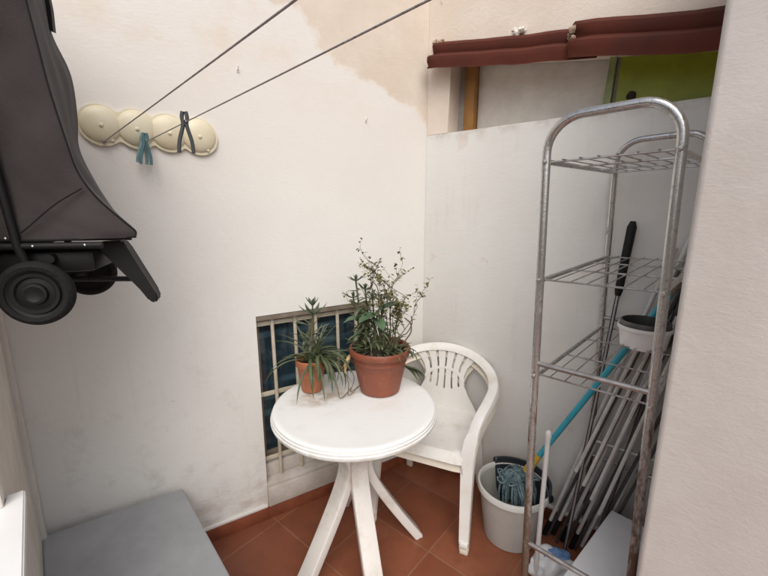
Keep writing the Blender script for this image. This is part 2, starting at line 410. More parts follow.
box(win, WX0+.002, WX1-.002, .085, .125, WZ1-.05, WZ1-.002, .003); box(win, WX0+.002, WX1-.002, .085, .125, .26, .30, .003)
for a, b in ((WX0+.002, WX0+.03), (WX1-.03, WX1-.002), (-.65, -.61)): box(win, a, b, .085, .125, .30, WZ1-.05, .003)
win = obj('window', win, M['frame_brown'], wall)
bm = bm_(); box(bm, WX0+.03, -.65, .10, .106, .30, WZ1-.05); box(bm, -.61, WX1-.03, .10, .106, .30, WZ1-.05)
obj('pane', bm, M['glass'], win, smooth=False)
bm = bm_(); box(bm, WX0+.001, WX1-.001, .004, .05, WZ1-.026, WZ1-.001, .004); obj('lintel_strip', bm, M['frame_brown'], wall)
bm = bm_()
for i, X in enumerate((-.845, -.737, -.632, -.515, -.41)):
    tube(bm, [(X, .035, .19), (X+.002, .034, .6), (X-.001, .035, WZ1-.025)], .0085, 8)
for Z in (.29, .63, .978): box(bm, WX0+.001, WX1-.001, .043, .051, Z-.011, Z+.011, .002)
obj('grille', bm, M['grille'], wall)
bm = bm_()
box(bm, WX0+.001, WX1-.001, .004, .22, .086, .185, .005); box(bm, WX0+.002, WX1-.002, .05, .21, .186, .258, .006)
box(bm, WX0-.002, WX1+.002, -.018, .003, .068, .168, .005)
obj('sill', bm, M['sill'], wall)
bm = bm_()
for X, Z in ((-.93, 2.03), (-.36, 1.905)):       # old picture hooks left in the plaster
    tube(bm, [(X, .004, Z), (X, -.012, Z-.002), (X, -.016, Z+.008)], .0022, 6); box(bm, X-.004, X+.004, -.002, .003, Z-.012, Z+.012, .001)
obj('nail', bm, M['joint'], wall)

# wall under the roof edge: low white part with a top ledge
lw = thing('ledge_wall', 'low grey white wall with a ledge under the maroon roof edge', 'wall', CORNER, ANG_B)
bm = bm_(); box(bm, .002, 1.75, 0, .26, 0, 1.868, .006)
obj('plaster', bm, M['wall_b'], lw)
bm = bm_(); box(bm, .014, 1.7, -.012, .01, 0, .066, .002); obj('skirting', bm, M['skirt'], lw)
bm = bm_(); box(bm, .016, 1.7, -.0135, .01, .066, .080, .003); obj('skirting_joint', bm, M['joint'], lw)

uw = thing('upper_wall', 'beige rendered wall rising above the maroon roof edge', 'wall', CORNER, ANG_B)
bm = bm_()
gz = lambda s: 2.215-.165*s      # line of the roof edge, it drops to the right
prism(bm, [(.003, 1.869), (.125, 1.869), (.135, gz(.135)), (1.75, gz(1.75)), (1.75, 2.8), (.003, 2.8)], 'y', .004, .10)
obj('render', bm, M['render'], uw, smooth=False)
bm = bm_(); tube(bm, spline([(.02, .002, 2.62), (.035, .001, 2.56), (.06, .002, 2.52), (.075, .001, 2.46)], 4), .002, 5); obj('cable', bm, M['oldwhite'], uw)

jb = bm_(); box(jb, .115, .162, .10, .19, 1.87, 2.3, .004)
jamb = tag(obj('jamb', jb, M['greyjamb'], None, loc=CORNER, rotz=ANG_B), 'narrow grey cement strip left of the ochre post above the ledge', 'jamb')
bm = bm_(); box(bm, .166, .222, .085, .17, 1.87, 2.3, .006)
tag(obj('wooden_post', bm, M['ochre_wood'], loc=CORNER, rotz=ANG_B), 'short ochre wooden post standing on the wall ledge under the maroon roof edge', 'post')
bm = bm_(); box(bm, .226, .90, .12, .14, 1.87, 2.25, .003)
tag(obj('white_board', bm, M['oldwhite'], loc=CORNER, rotz=ANG_B), 'weathered white board on the ledge between ochre post and green board', 'board')
gb = thing('green_board', 'olive green board with a dark hole at the right end of the ledge', 'board', CORNER, ANG_B)
bm = bm_(); prism(bm, [(.845, 1.87), (1.75, 1.87), (1.75, 2.2), (.858, 2.2)], 'y', .075, .10)
obj('panel', bm, M['lime'], gb, smooth=False)
bm = bm_(); prism(bm, [(.800, 1.87), (.828, 1.87), (.842, 2.2), (.822, 2.2)], 'y', .07, .105); obj('edge_strip', bm, M['lime_edge'], gb, smooth=False)
bm = bm_(); lump(bm, (.900, .073, 1.922), .017, 5, (1, .25, 1.25), .3); obj('hole', bm, M['soil'], gb)

re = thing('roof_edge', 'maroon metal roof edging made of two overlapping lengths above the ledge', 'roof edge', CORNER, ANG_B)
def edging(s0, s1, dz, dy, k=1.0):
    prof = [(.02, .128), (-.018, .122), (-.032, .108), (-.034, .088), (-.028, .072), (-.036, .060), (-.062, .056), (-.080, .044), (-.084, .024), (-.078, .004), (-.080, -.004), (-.077, .002)]
    bm = bm_(); n = 14; rows = []
    for i in range(n+1):
        s = s0+(s1-s0)*i/n; w = .006*noise.noise(V((s*3.3, dz*90, 1)))+.004*noise.noise(V((s*11, dz*50, 4)))
        rows.append([bm.verts.new((s+(.012*noise.noise(V((j*1.3, i, 2))) if i in (0, n) else 0), y*k+dy, gz(s)+z_*k-.03+dz+w)) for j, (y, z_) in enumerate(prof)])
    for a, b in zip(rows, rows[1:]):
        for j in range(len(prof)-1): bm.faces.new((a[j], a[j+1], b[j+1], b[j]))
    return bm
SOL = ('SOLIDIFY', {'thickness': .004, 'offset': 0})
obj('sheet', edging(.052, .80, -.012, 0, 1.0), M['maroon'], re, mods=[SOL])
obj('sheet', edging(.70, 1.75, -.010, -.008, 1.16), M['maroon'], re, mods=[SOL])
bm = bm_()
for i in range(9): lump(bm, (.715+random.uniform(-.03, .02), -.045+random.uniform(-.02, .03), gz(.72)+.070-.010*i), random.uniform(.009, .016), i, amp=.6)
obj('mortar', bm, M['mortar'], re)
bm = bm_()
for i in range(4): lump(bm, (.45+.012*i, -.01, gz(.45)+.092+random.uniform(-.006, .01)), .013, 20+i, amp=.6)
obj('mortar', bm, M['oldwhite'], re)
bm = bm_()
for i in range(5): lump(bm, (.045+.012*i, -.012, gz(.05)+.082+random.uniform(-.006, .012)), .011, 40+i, amp=.7)
obj('mortar', bm, M['mortar'], re)

# stucco pier close on the right
bm = bm_(); box(bm, 0, 1.6, 0, .9, 0, 2.5, .012, 3)
tag(obj('stucco_wall', bm, M['stucco'], loc=(.622, .800, 0), rotz=R(-41)), 'coarse pinkish grey stucco wall close by, hiding the right side of the rack', 'wall')
# wall on the left, seen almost edge-on
bm = bm_(); box(bm, 0, .70, -.2, 0, 0, 2.25, .004); box(bm, .004, .075, -.01, .014, 0, 2.25, .006)
sw = obj('side_wall', bm, M['wall_d'], loc=(-1.268, 1.236, 0), rotz=math.atan2(-.747, .665))
tag(sw, 'rough grey side wall seen almost edge-on behind the hanging stroller', 'wall')

# ------------------------------------------------------------------ grey chest and white cabinet
ch = thing('storage_chest', 'low grey flat topped storage chest against the white wall', 'chest', (-.853, 1.444, 0), math.atan2(-.408, .364))
# local x runs from the wall towards the viewer, local y to the viewer's right along the wall is negative
bm = bm_(); prism(bm, [(.0, .0), (1.1, .0), (1.02, -.448), (-.066, -.448)], 'z', .302, .34); es = bm.edges[:]
bmesh.ops.bevel(bm, geom=es, offset=.004, segments=2, affect='EDGES'); obj('lid', bm, M['greybox'], ch)
bm = bm_(); prism(bm, [(.01, -.012), (1.08, -.012), (1.0, -.436), (-.05, -.436)], 'z', .0, .299); obj('body', bm, M['greyside'], ch, smooth=False)
cb = thing('cabinet', 'white flat topped cabinet at the left edge beside the side wall', 'cabinet', (-.809, .770, 0), math.atan2(-.747, .665))
bm = bm_(); prism(bm, [(0, 0), (.62, 0), (.62, -.40), (.050, -.40), (.050, -.031), (0, -.031)], 'z', .855, .88); bmesh.ops.bevel(bm, geom=bm.edges[:], offset=.003, segments=2, affect='EDGES'); obj('top', bm, M['whitebox'], cb)
bm = bm_(); box(bm, .10, .61, -.39, -.09, 0, .853, .003, 1); obj('body', bm, M['whitebox'], cb)

# ------------------------------------------------------------------ washing line plate, lines, pegs
pl = thing('washing_line_plate', 'cream plastic wall plate with four round lobes holding the washing lines', 'line holder', CORNER, ANG_A)
LOB = [(-1.395, 1.775), (-1.292, 1.772), (-1.192, 1.767), (-1.092, 1.764)]
bm = bm_(); outline = []
NS = 110
for i in range(NS):      # union of four discs as one rounded, waisted outline
    pass
def capsule(off):
    pts = []
    up = []; dn = []
    for i in range(81):
        x = -1.395-.063-off+i*(.303+.126+2*off)/80
        best = -1; zc = 1.77
        for lx, lz in LOB:
            d = (.063+off)**2-(x-lx)**2
            if d > 0 and math.sqrt(d) > best: best = math.sqrt(d)
        if best < .045+off and -1.395 < x < -1.092: best = .045+off
        best = max(best, .0)
        zc = 1.776-.036*(x+1.395)
        up.append((x, zc+best)); dn.append((x, zc-best))
    return up+dn[::-1][1:-1]
prism(bm, capsule(.004), 'y', -.012, .001); obj('back_plate', bm, M['cream'], pl)
for lx, lz in LOB:
    bm = bm_(); prof = [(.060*math.cos(a), .020*math.sin(a)) for a in [R(q) for q in (0, 12, 25, 40, 55, 70, 82)]]+[(0, .0202)]
    lathe(bm, prof, 40); xform(bm, Matrix.Translation((lx, -.0115, lz+.004))@Matrix.Rotation(R(90), 4, 'X')); obj('lobe', bm, M['cream'], pl)
    for dx, dz, rr in ((.002, -.002, .007), (.028, -.047, .006)):
        bm = bm_(); bmesh.ops.create_uvsphere(bm, u_segments=12, v_segments=8, radius=rr); xform(bm, Matrix.Translation((lx+dx, -.031 if dz > -.01 else -.016, lz+dz))@Matrix.Scale(.7, 4, V((0, 1, 0)))); obj('knob', bm, M['cream'], pl)
wd = V((.679, -.734, 0))
def on_a(s, off, z): return V((.22+s*math.cos(ANG_A)+off*math.sin(ANG_A), 2.15+s*math.sin(ANG_A)-off*math.cos(ANG_A), z))
L1, L2 = on_a(-1.391, .022, 1.722), on_a(-1.279, .026, 1.724)
def line(p, lab):
    bm = bm_(); k = bm
    pts = [p+wd*(3.0*i/24)+V((0, 0, -.002*math.sin(math.pi*i/24))) for i in range(25)]
    tube(bm, pts, .0014, 8); lump(bm, p, .006, 3, amp=.3)
    return tag(obj('washing_line', bm, M['cord']), lab, 'washing line', 'washing lines stretched from the wall plate')
line(L1, 'grey washing line tied to the leftmost lobe of the cream plate, without pegs'); line(L2, 'grey washing line carrying the teal and black pegs')
def peg(p, yaw, tilt, spread, m, lab, Ls=.092):
    t = thing('clothes_peg', lab, 'clothes peg', p, yaw, 'plastic pegs clipped to the washing line')
    for s in (-1, 1):
        bm = bm_(); prof = rrect(.010, .009)
        pts = spline([(s*.004, 0, .030), (s*.0065, 0, .015), (s*.0045, 0, -.004), (s*(.006+spread*.5), 0, -Ls*.42), (s*spread, 0, -Ls*.72)], 5)
        sweep(bm, pts, [V((0, 1, 0))]*len(pts), prof); xform(bm, Matrix.Rotation(tilt, 4, 'Y')); obj('jaw', bm, m, t)
    bm = bm_(); tube(bm, [(.005*math.cos(a*.8), -.006+.012*a/24, .004+.005*math.sin(a*.8)) for a in range(25)], .0011, 5); xform(bm, Matrix.Rotation(tilt, 4, 'Y')); obj('spring', bm, M['rivet'], t)
    return t
peg(L2+wd*.478+V((0, 0, -.004)), R(14), R(2), .018, M['peg_black'], 'dark grey clothes peg clipped alone on the washing line', .104)
peg(L2+wd*.040+V((0, 0, .0)), R(25), R(4), .016, M['peg_teal'], 'dark teal clothes peg, right one of the close pair at the plate', .104)
peg(L2+wd*.012+V((0, 0, .002)), R(50), R(9), .015, M['peg_pale'], 'pale teal clothes peg, left one of the close pair at the plate', .100)

# ------------------------------------------------------------------ round table
tb = thing('round_table', 'round white plastic garden table carrying two potted plants', 'table', (-.12, 1.47, 0), R(20))
bm = bm_()
lathe(bm, [(0, .718), (.26, .718), (.288, .7195), (.300, .7205), (.308, .719), (.3125, .715), (.3125, .708), (.316, .7055), (.316, .698), (.3195, .695), (.3195, .687), (.317, .682), (.312, .682), (.310, .700), (.28, .706), (0, .706)], 96); xform(bm, Matrix.Diagonal((1.045, 1.045, 1, 1)))
obj('tabletop', bm, M['table_top'], tb)
for k in range(4):
    a = R((0, 90, 203, 270)[k]); c_, s_ = math.cos(a), math.sin(a)
    pts = spline([(.225, 0, .702), (.165, 0, .65), (.085, 0, .555), (.048, 0, .475), (.052, 0, .41), (.100, 0, .305), (.200, 0, .14), (.290, 0, .004)], 6)
    pts = [V((p.x*c_, p.x*s_, p.z)) for p in pts]; n = len(pts)
    sc = [(1.15-.15*min(1, i/12) if i < 16 else 1, 1.1-.1*i/n) for i in range(n)]
    bm = bm_(); sweep(bm, pts, [V((-s_, c_, 0))]*n, rrect(.074, .038, .16), sc)
    leg = obj('leg', bm, M['plastic_leg'], tb)
    bm = bm_(); box(bm, .268, .306, -.036, .036, 0, .0125, .003); xform(bm, Matrix.Rotation(a, 4, 'Z')); obj('foot', bm, M['plastic_leg'], leg)
bm = bm_(); lathe(bm, [(.0, .415), (.032, .415), (.036, .42), (.036, .475), (.032, .48), (0, .48)], 24); obj('hub', bm, M['plastic_leg'], tb)
bm = bm_(); lathe(bm, [(.0, .68), (.15, .68), (.2, .705), (.0, .7055)], 32); obj('underside_ring', bm, M['plastic_leg'], tb)

# ------------------------------------------------------------------ two stacked monobloc chairs
def make_chair(label, mt):
    t = thing('armchair', label, 'chair', (0, 0, 0), 0, 'white plastic armchairs stacked together')
    # hoop: arms and the top of the back, one moulded band
    half = [((.222, -.184, .455), (1, -.25, 0)), ((.232, -.172, .52), (1, -.2, 0)), ((.250, -.128, .592), (1, -.1, .1)), ((.274, -.04, .640), (1, 0, .15)),
            ((.280, .06, .668), (1, .15, .25)), ((.248, .150, .702), (.8, .5, .5)), ((.170, .218, .738), (.4, .65, .75)), ((.085, .246, .758), (.15, .62, .8)), ((0, .254, .765), (0, .6, .8))]
    full = half+[((-p[0], p[1], p[2]), (-s[0], s[1], s[2])) for p, s in half[::-1][1:]]
    pts = spline([p for p, s in full], 6); sd = spline([s for p, s in full], 6)
    n = len(pts)
    prof = [(-.022, .001), (-.016, .004), (.012, .006), (.022, .003), (.026, -.004), (.027, -.026), (.024, -.026), (.022, -.008), (.014, -.001), (-.018, -.004), (-.022, -.004)]
    bm = bm_(); rings = []
    for i in range(n):
        tt = (pts[min(i+1, n-1)]-pts[max(i-1, 0)]).normalized(); s = (sd[i]-tt*sd[i].dot(tt)).normalized(); nn = s.cross(tt)
        rings.append([bm.verts.new(pts[i]+s*u+nn*v) for u, v in prof])
    k_ = len(prof)
    for a, b in zip(rings, rings[1:]):
        for k in range(k_): bm.faces.new((a[k], a[(k+1) % k_], b[(k+1) % k_], b[k]))
    bm.faces.new(rings[0]); bm.faces.new(rings[-1])
    obj('armrest_hoop', bm, mt, t)
    # seat shell with a rolled front and a hanging skirt
    bm = bm_(); nx, ny = 22, 22; G = []
    for j in range(ny+1):
        v = j/ny; row = []
        for i in range(nx+1):
            u = -1+2*i/nx
            w = .208-.022*max(0, (v-.5))*2
            x = w*max(-1, min(1, u*1.06)); y = -.222+.425*v
            z = .438-.020*math.sin(min(1, v*1.2)*math.pi)*(1-.5*u*u)-.008*v
            if v < .12: z -= .05*((.12-v)/.12)**2; y += .008*((.12-v)/.12)**2
            e = max(0, (abs(u)-.93)/.07); z -= .040*e*e-.006*math.exp(-((abs(u)-.88)/.06)**2)
            row.append(bm.verts.new((x, y, z)))
        G.append(row)
    for j in range(ny):
        for i in range(nx): bm.faces.new((G[j][i], G[j][i+1], G[j+1][i+1], G[j+1][i]))
    obj('seat', bm, mt, t, mods=[('SOLIDIFY', {'thickness': .005, 'offset': -1}), ('EDGE_SPLIT', {'split_angle': R(45)})])
    # back: solid foot, an oval of slots with a ring, and fanned slats up to the hoop
    def S(u, q, off=0):
        ws = [(0, .186), (.12, .170), (.28, .138), (.45, .112), (.62, .106), (.8, .120), (1.0, .155)]
        for (a, wa), (b, wb) in zip(ws, ws[1:]):
            if a <= q <= b: w = wa+(wb-wa)*(q-a)/(b-a); break
        x = u*w
        y = .200+.046*q-.012*math.sin(math.pi*q)-.05*(x/.2)**2*q+.004; z = .420+.328*q-.032*max(0, q-.6)*2.5*u*u
        return V((x, y+off, z))
    bm = bm_()
    def patch(f, nu, nv):
        g_ = [[bm.verts.new(f(i/nu, j/nv)) for i in range(nu+1)] for j in range(nv+1)]
        for j in range(nv):
            for i in range(nu): bm.faces.new((g_[j][i], g_[j][i+1], g_[j+1][i+1], g_[j+1][i]))
    q0 = lambda u: .36+.14*u*u           # lower edge of the slots is an arc
    patch(lambda a, b: S(-1+2*a, b*q0(-1+2*a)), 24, 10)
    for k in range(6):
        uc = -.88+.352*k; hw = .134
        if k in (0, 5): hw = .12
        patch(lambda a, b: S(uc-hw+2*hw*a, q0(uc)-.02+(1.0-q0(uc)+.02)*b), 3, 22)
    for kk in (0, 1):   # the moulded ring across the slats
        patch(lambda a, b: S(*( (lambda th, r: (r*1.02*math.cos(th), .55+r*.185*math.sin(th)))(R(-8+196*a), .78+.23*b) ), off=-.0025), 30, 3) if kk == 0 else None
    obj('backrest', bm, mt, t, mods=[('SOLIDIFY', {'thickness': .005, 'offset': 0}), ('EDGE_SPLIT', {'split_angle': R(45)})])
    for s in (-1, 1):
        bm = bm_(); pts2 = spline([(s*.238, -.168, .535), (s*.226, -.186, .455), (s*.224, -.196, .36), (s*.227, -.214, .2), (s*.232, -.238, .012)], 6); n2 = len(pts2)
        L = [(-.036, .010), (.028, .012), (.033, .006), (.033, -.034), (.028, -.034), (.026, -.002), (-.036, .004)]
        L = [(u*s, v) for u, v in L]
        rings = []
        for i, p in enumerate(pts2):
            k = i/(n2-1); wd_ = (1.0-.38*k)*(.66 if k < .02 else .80 if k < .12 else .92 if k < .25 else 1)
            rings.append([bm.verts.new(p+V((u*wd_, -v*wd_, 0))) for u, v in L])
        for a, b in zip(rings, rings[1:]):
            for k in range(len(L)): bm.faces.new((a[k], a[(k+1) % len(L)], b[(k+1) % len(L)], b[k]))
        bm.faces.new(rings[0]); bm.faces.new(rings[-1])
        leg = obj('leg', bm, mt, t)
        bm = bm_(); box(bm, -.020, .020, -.014, .018, 0, .028, .006); xform(bm, Matrix.Translation((s*.232, -.238, 0))); obj('foot', bm, mt, leg)
        bm = bm_(); pts2 = spline([(s*.180, .185, .43), (s*.190, .205, .3), (s*.205, .235, .12), (s*.212, .250, .0)], 5)
        sweep(bm, pts2, [V((1, .3*s, 0))]*len(pts2), rrect(.052, .022, .2), [(1-.3*i/len(pts2), 1) for i in range(len(pts2))]); obj('leg', bm, mt, t)
    return t
low = make_chair('yellowed white plastic armchair standing on the floor, underneath the other armchair of the stack', M['plastic_old'])
top = make_chair('cleaner white plastic armchair, on top of the stack of two', M['plastic'])
for o, dz, k in ((low, 0, 0.), (top, .042, .010)):
    o.rotation_euler.z = R(-24); f_ = V((-.4067, -.9135))
    o.location = (.243+f_.x*k, 1.762+f_.y*k, dz); o.scale = (.97, .97, .955)

# ------------------------------------------------------------------ potted plants
def strap(bm, base, az, length, width, el, droop, n=9, fold=.25, mi=0, wob=0.):
    """curved strap leaf: starts at elevation el (deg), bends down by droop (deg) over its length"""
    p = V(base); a = R(az); prev = None
    for i in range(n+1):
        t = i/n; e = R(el-droop*t)
        d = V((math.cos(a)*math.cos(e), math.sin(a)*math.cos(e), math.sin(e))); sd = V((-math.sin(a), math.cos(a), 0)); up = sd.cross(d)*-1
        w = width*(min(1, .45+t*2.2) if t < .4 else max(.03, (1-((t-.4)/.6)**2.0)))
        row = (bm.verts.new(p+sd*w*.5+up*w*fold), bm.verts.new(p), bm.verts.new(p-sd*w*.5+up*w*fold))
        if prev:
            for k in (0, 1):
                f_ = bm.faces.new((prev[k], prev[k+1], row[k+1], row[k])); f_.material_index = mi
        prev = row; p = p+d*(length/n); a += R(random.uniform(-wob, wob))
def oval(bm, base, az, el, L, W, mi=0, droop=30):
    p = V(base); a = R(az); prev = None
    for i in range(6):
        t = i/5; e = R(el-droop*t); d = V((math.cos(a)*math.cos(e), math.sin(a)*math.cos(e), math.sin(e))); sd = V((-math.sin(a), math.cos(a), 0)); up = -sd.cross(d)
        w = W*max(.04, math.sin(math.pi*(t*.92+.06))**.8)
        row = (bm.verts.new(p+sd*w*.5+up*w*.12), bm.verts.new(p), bm.verts.new(p-sd*w*.5+up*w*.12))
        if prev:
            for k in (0, 1): bm.faces.new((prev[k], prev[k+1], row[k+1], row[k])).material_index = mi
        prev = row; p = p+d*(L/5)

# small orange pot with long drooping strap leaves and one whorled stem
random.seed(21)
PLANT = 1.22
sp = thing('potted_plant', 'small orange pot of grey green strap leaved plant, on the left of the table', 'plant', (-.315, 1.585, .7205), 0, 'potted plants on the round table')
bm = bm_(); lathe(bm, [(0, .004), (.038, .0), (.044, .004), (.060, .096), (.066, .097), (.067, .118), (.063, .121), (.059, .118), (.056, .10), (.054, .095)], 40)
obj('pot', bm, M['pot_small'], sp)
bm = bm_(); lathe(bm, [(0, .104), (.03, .102), (.0555, .097)], 24)
obj('soil', bm, M['soil'], sp)
bm = bm_(); st = spline([(0, 0, .09), (.004, 0, .17), (.008, .004, .235), (.012, .002, .308)], 5); tube(bm, st, .0035, 6, radii=[.0045-.002*i/len(st) for i in range(len(st))])
st2 = spline([(.02, .01, .09), (.028, .0, .15), (.03, 0, .20)], 5); tube(bm, st2, .003, 6)
obj('stem', bm, M['stem'], sp)
bm = bm_()
for k in range(6): strap(bm, (.012, .002, .280+random.uniform(-.004, .004)), 60*k+15, random.uniform(.055, .072), .013, random.uniform(5, 25), -55, 7)
for k in range(5): strap(bm, (.012, .002, .308), 72*k, random.uniform(.034, .046), .013, 45, -30, 5)
for h_ in (.235, .205, .18, .155, .135):
    for k in range(3): strap(bm, (.007, .002, h_), random.uniform(0, 360), random.uniform(.045, .085), .010, random.uniform(15, 45), random.uniform(-20, 40), 7)
obj('leaf_whorl', bm, M['leaf_grey'], sp)
bm = bm_()
for az, L, el, dr in ((185, .17, 62, 150), (200, .21, 48, 135), (170, .15, 55, 150), (205, .15, 60, 140), (215, .20, 40, 120), (150, .19, 42, 55), (60, .16, 66, 40), (30, .19, 63, 25), (190, .11, 60, 90)):
    strap(bm, (random.uniform(-.02, .02), random.uniform(-.02, .02), .10), az, L, random.uniform(.007, .010), el, dr, 12, wob=4)
for k in range(50):
    az = random.gauss(-22, 42); strap(bm, (random.uniform(-.01, .035), random.uniform(-.02, .02), .105+random.uniform(0, .03)), az, random.uniform(.10, .20), random.uniform(.006, .012), random.uniform(0, 50), random.uniform(70, 150), 10, wob=9)
for k in range(26): strap(bm, (random.uniform(-.03, .03), random.uniform(-.03, .03), random.uniform(.10, .17)), random.uniform(0, 360), random.uniform(.06, .11), .009, random.uniform(35, 75), random.uniform(10, 70), 8, wob=5)
obj('strap_leaves', bm, M['leaf_dark'], sp)
bm = bm_()
for k in range(3):
    a = R(-38+22*k); p0 = V((.06*math.cos(a), .06*math.sin(a), .10))
    tube(bm, spline([p0, p0+V((.04*math.cos(a), .04*math.sin(a), .01)), p0+V((.06*math.cos(a)+.012*k, .05*math.sin(a), -.055)), p0+V((.075*math.cos(a), .06*math.sin(a)-.02*k, -.094)), p0+V((.11*math.cos(a), .03-.03*k, -.090+.012*k))], 5), .0014, 5)
obj('dead_stem', bm, M['twig'], sp)
for c_ in sp.children: c_.data.transform(Matrix.Diagonal((1.0, 1.0, PLANT, 1)) if c_.name.startswith(('pot', 'soil')) else Matrix.Diagonal((1.28, 1.28, PLANT, 1)))

# large brown pot with several plants growing together
random.seed(5)
bp = thing('potted_plant', 'large brown pot of mixed twiggy and leafy plants, on the right of the table', 'plant', (-.018, 1.590, .7205), 0, 'potted plants on the round table')
bm = bm_(); lathe(bm, [(0, .004), (.078, .0), (.086, .004), (.092, .03), (.108, .105), (.113, .138), (.117, .142), (.117, .147), (.114, .150), (.117, .166), (.128, .170), (.132, .176), (.132, .194), (.128, .200), (.121, .198), (.116, .185), (.112, .17)], 56)
obj('pot', bm, M['pot_big'], bp)
bm = bm_(); lathe(bm, [(0, .19), (.06, .185), (.114, .176)], 32); obj('soil', bm, M['soil'], bp)
bm = bm_()      # whorled stems on the left
K = [((-.03, .0), (-.03, -.01, .41)), ((.0, .04), (.005, .05, .39)), ((-.075, .0), (-.098, -.01, .485)), ((-.05, .03), (-.062, .03, .44)), ((-.085, .03), (-.115, .05, .40)), ((-.06, -.02), (-.07, -.03, .34))]
for (bx, by), tp in K: tube(bm, spline([(bx, by, .18), ((bx+tp[0])/2+.006, by, .30), tp], 5), .004, 6)
for bx, by, tx, ty, tz in ((.0, 0, -.012, -.02, .36), (.015, -.01, .0, -.03, .345), (-.02, .0, -.04, -.01, .32)):
    tube(bm, spline([(bx, by, .18), (bx, by-.01, .27), (tx, ty, tz)], 5), .0055, 7)
obj('stem', bm, M['stem'], bp)
bm = bm_()
for (bx, by), tp in K:
    for k in range(5): strap(bm, tp, 72*k+20, random.uniform(.04, .062), .013, random.uniform(0, 20), -55, 6)
    for k in range(4): strap(bm, V(tp)+V((0, 0, .006)), 90*k, .024, .011, 55, -20, 4)
    for j in range(6):
        q = .35+.1*j; p = V((bx+(tp[0]-bx)*q, by, .18+(tp[2]-.18)*q))
        for k in range(2): strap(bm, p, random.uniform(0, 360), random.uniform(.035, .06), .012, random.uniform(-10, 30), random.uniform(-20, 40), 6)
obj('leaf_whorl', bm, M['leaf_grey'], bp)
bm = bm_()
for c, az, el, L, W in (((-.012, -.02, .355), 10, 28, .135, .075), ((.0, -.03, .345), -150, 6, .10, .075), ((-.04, -.01, .32), 185, 12, .115, .068), ((-.02, -.02, .33), -60, -10, .08, .05), ((-.06, .0, .28), 200, -25, .08, .045)):
    oval(bm, c, az, el, L, W, droop=45)
obj('broad_leaf', bm, M['leaf_green'], bp)
bm = bm_()
for k in range(85):
    az = random.uniform(0, 360); r = random.uniform(.02, .09)
    strap(bm, (r*math.cos(R(az)), r*math.sin(R(az)), .18), az+random.uniform(-50, 50), random.uniform(.05, .10), random.uniform(.008, .016), random.uniform(10, 70), random.uniform(20, 100), 7, wob=6)
for k in range(16): strap(bm, (-.06+random.uniform(-.03, .04), random.uniform(-.03, .03), .22+.011*k), random.gauss(220, 70), random.uniform(.05, .085), .020, 15, 90, 6)
for k in range(60): strap(bm, (random.uniform(-.08, .07), random.uniform(-.05, .05), random.uniform(.18, .30)), random.uniform(0, 360), random.uniform(.035, .07), random.uniform(.008, .014), random.uniform(-10, 60), random.uniform(10, 90), 6, wob=8)
for k in range(5): strap(bm, (.10, -.03, .19), random.gauss(-20, 25), random.uniform(.06, .10), .012, 20, 110, 8)
for k in range(4): strap(bm, (.095+.01*k, .03-.01*k, .10), -30+12*k, .105, .020, -15, 50, 8)     # leaves hanging behind the pot to the table
obj('undergrowth', bm, M['leaf_dark'], bp)
bt = bm_(); bl = bm_()
def branch(p, d, L, r, depth):
    pts = [V(p)]; d = V(d).normalized(); n = 6
    for i in range(n):
        d = (d+V((random.gauss(0, .16), random.gauss(0, .16), random.gauss(.03, .12)))).normalized(); pts.append(pts[-1]+d*L/n)
    tube(bt, pts, r, 5, radii=[r*(1-.65*i/n) for i in range(n+1)])
    for i in range(2, n+1):
        if depth < 2 and random.random() < .70:
            dd = (d+V((random.gauss(0, .75), random.gauss(0, .75), random.gauss(.15, .4)))).normalized(); branch(pts[i], dd, L*random.uniform(.35, .6), r*.6, depth+1)
        if pts[i].z > .27 and random.random() < .7:
            for q in range(random.choice((1, 1, 2, 2))): oval(bl, pts[i]+V((random.uniform(-.006, .006),)*3), random.uniform(0, 360), random.uniform(-40, 50), random.uniform(.012, .024), random.uniform(.008, .014))
for b0, d0, L in (((.02, .0, .18), (.0, .1, 1), .33), ((.04, .01, .18), (.14, .0, 1), .34), ((.06, .0, .18), (.24, .1, 1), .28), ((.03, .03, .18), (.10, .2, 1), .29), ((.05, -.02, .18), (.28, -.15, 1), .27), ((.0, .02, .18), (.0, .1, 1), .34), ((.07, .02, .18), (.2, .2, 1), .22), ((.03, -.01, .18), (.22, -.1, 1), .34)):
    branch(b0, (d0[0]*.62-.03, d0[1], d0[2]), L*.86, .0028, 0)
tube(bt, spline([(.08, -.02, .18), (.105, -.03, .23), (.13, -.03, .27), (.128, -.03, .31), (.108, -.02, .325)], 6), .0028, 6)
tube(bt, spline([(.07, .0, .18), (.09, .0, .24), (.115, -.01, .26), (.135, -.01, .30), (.132, -.01, .335)], 6), .0022, 6)
tube(bt, spline([(-.0, .02, .2), (-.005, .02, .4), (-.01, .02, .45), (-.03, .02, .475), (-.035, .02, .46)], 6), .0022, 6)
obj('twig', bt, M['twig'], bp); obj('small_leaves', bl, M['leaf_lime'], bp)
bm = bm_()
for k in range(6): strap(bm, (-.125, -.045+.012*k, .165-.01*(k % 3)), random.uniform(160, 260), random.uniform(.04, .075), .016, -35, 50, 6, wob=12)
obj('dry_leaves', bm, M['dry'], bp)

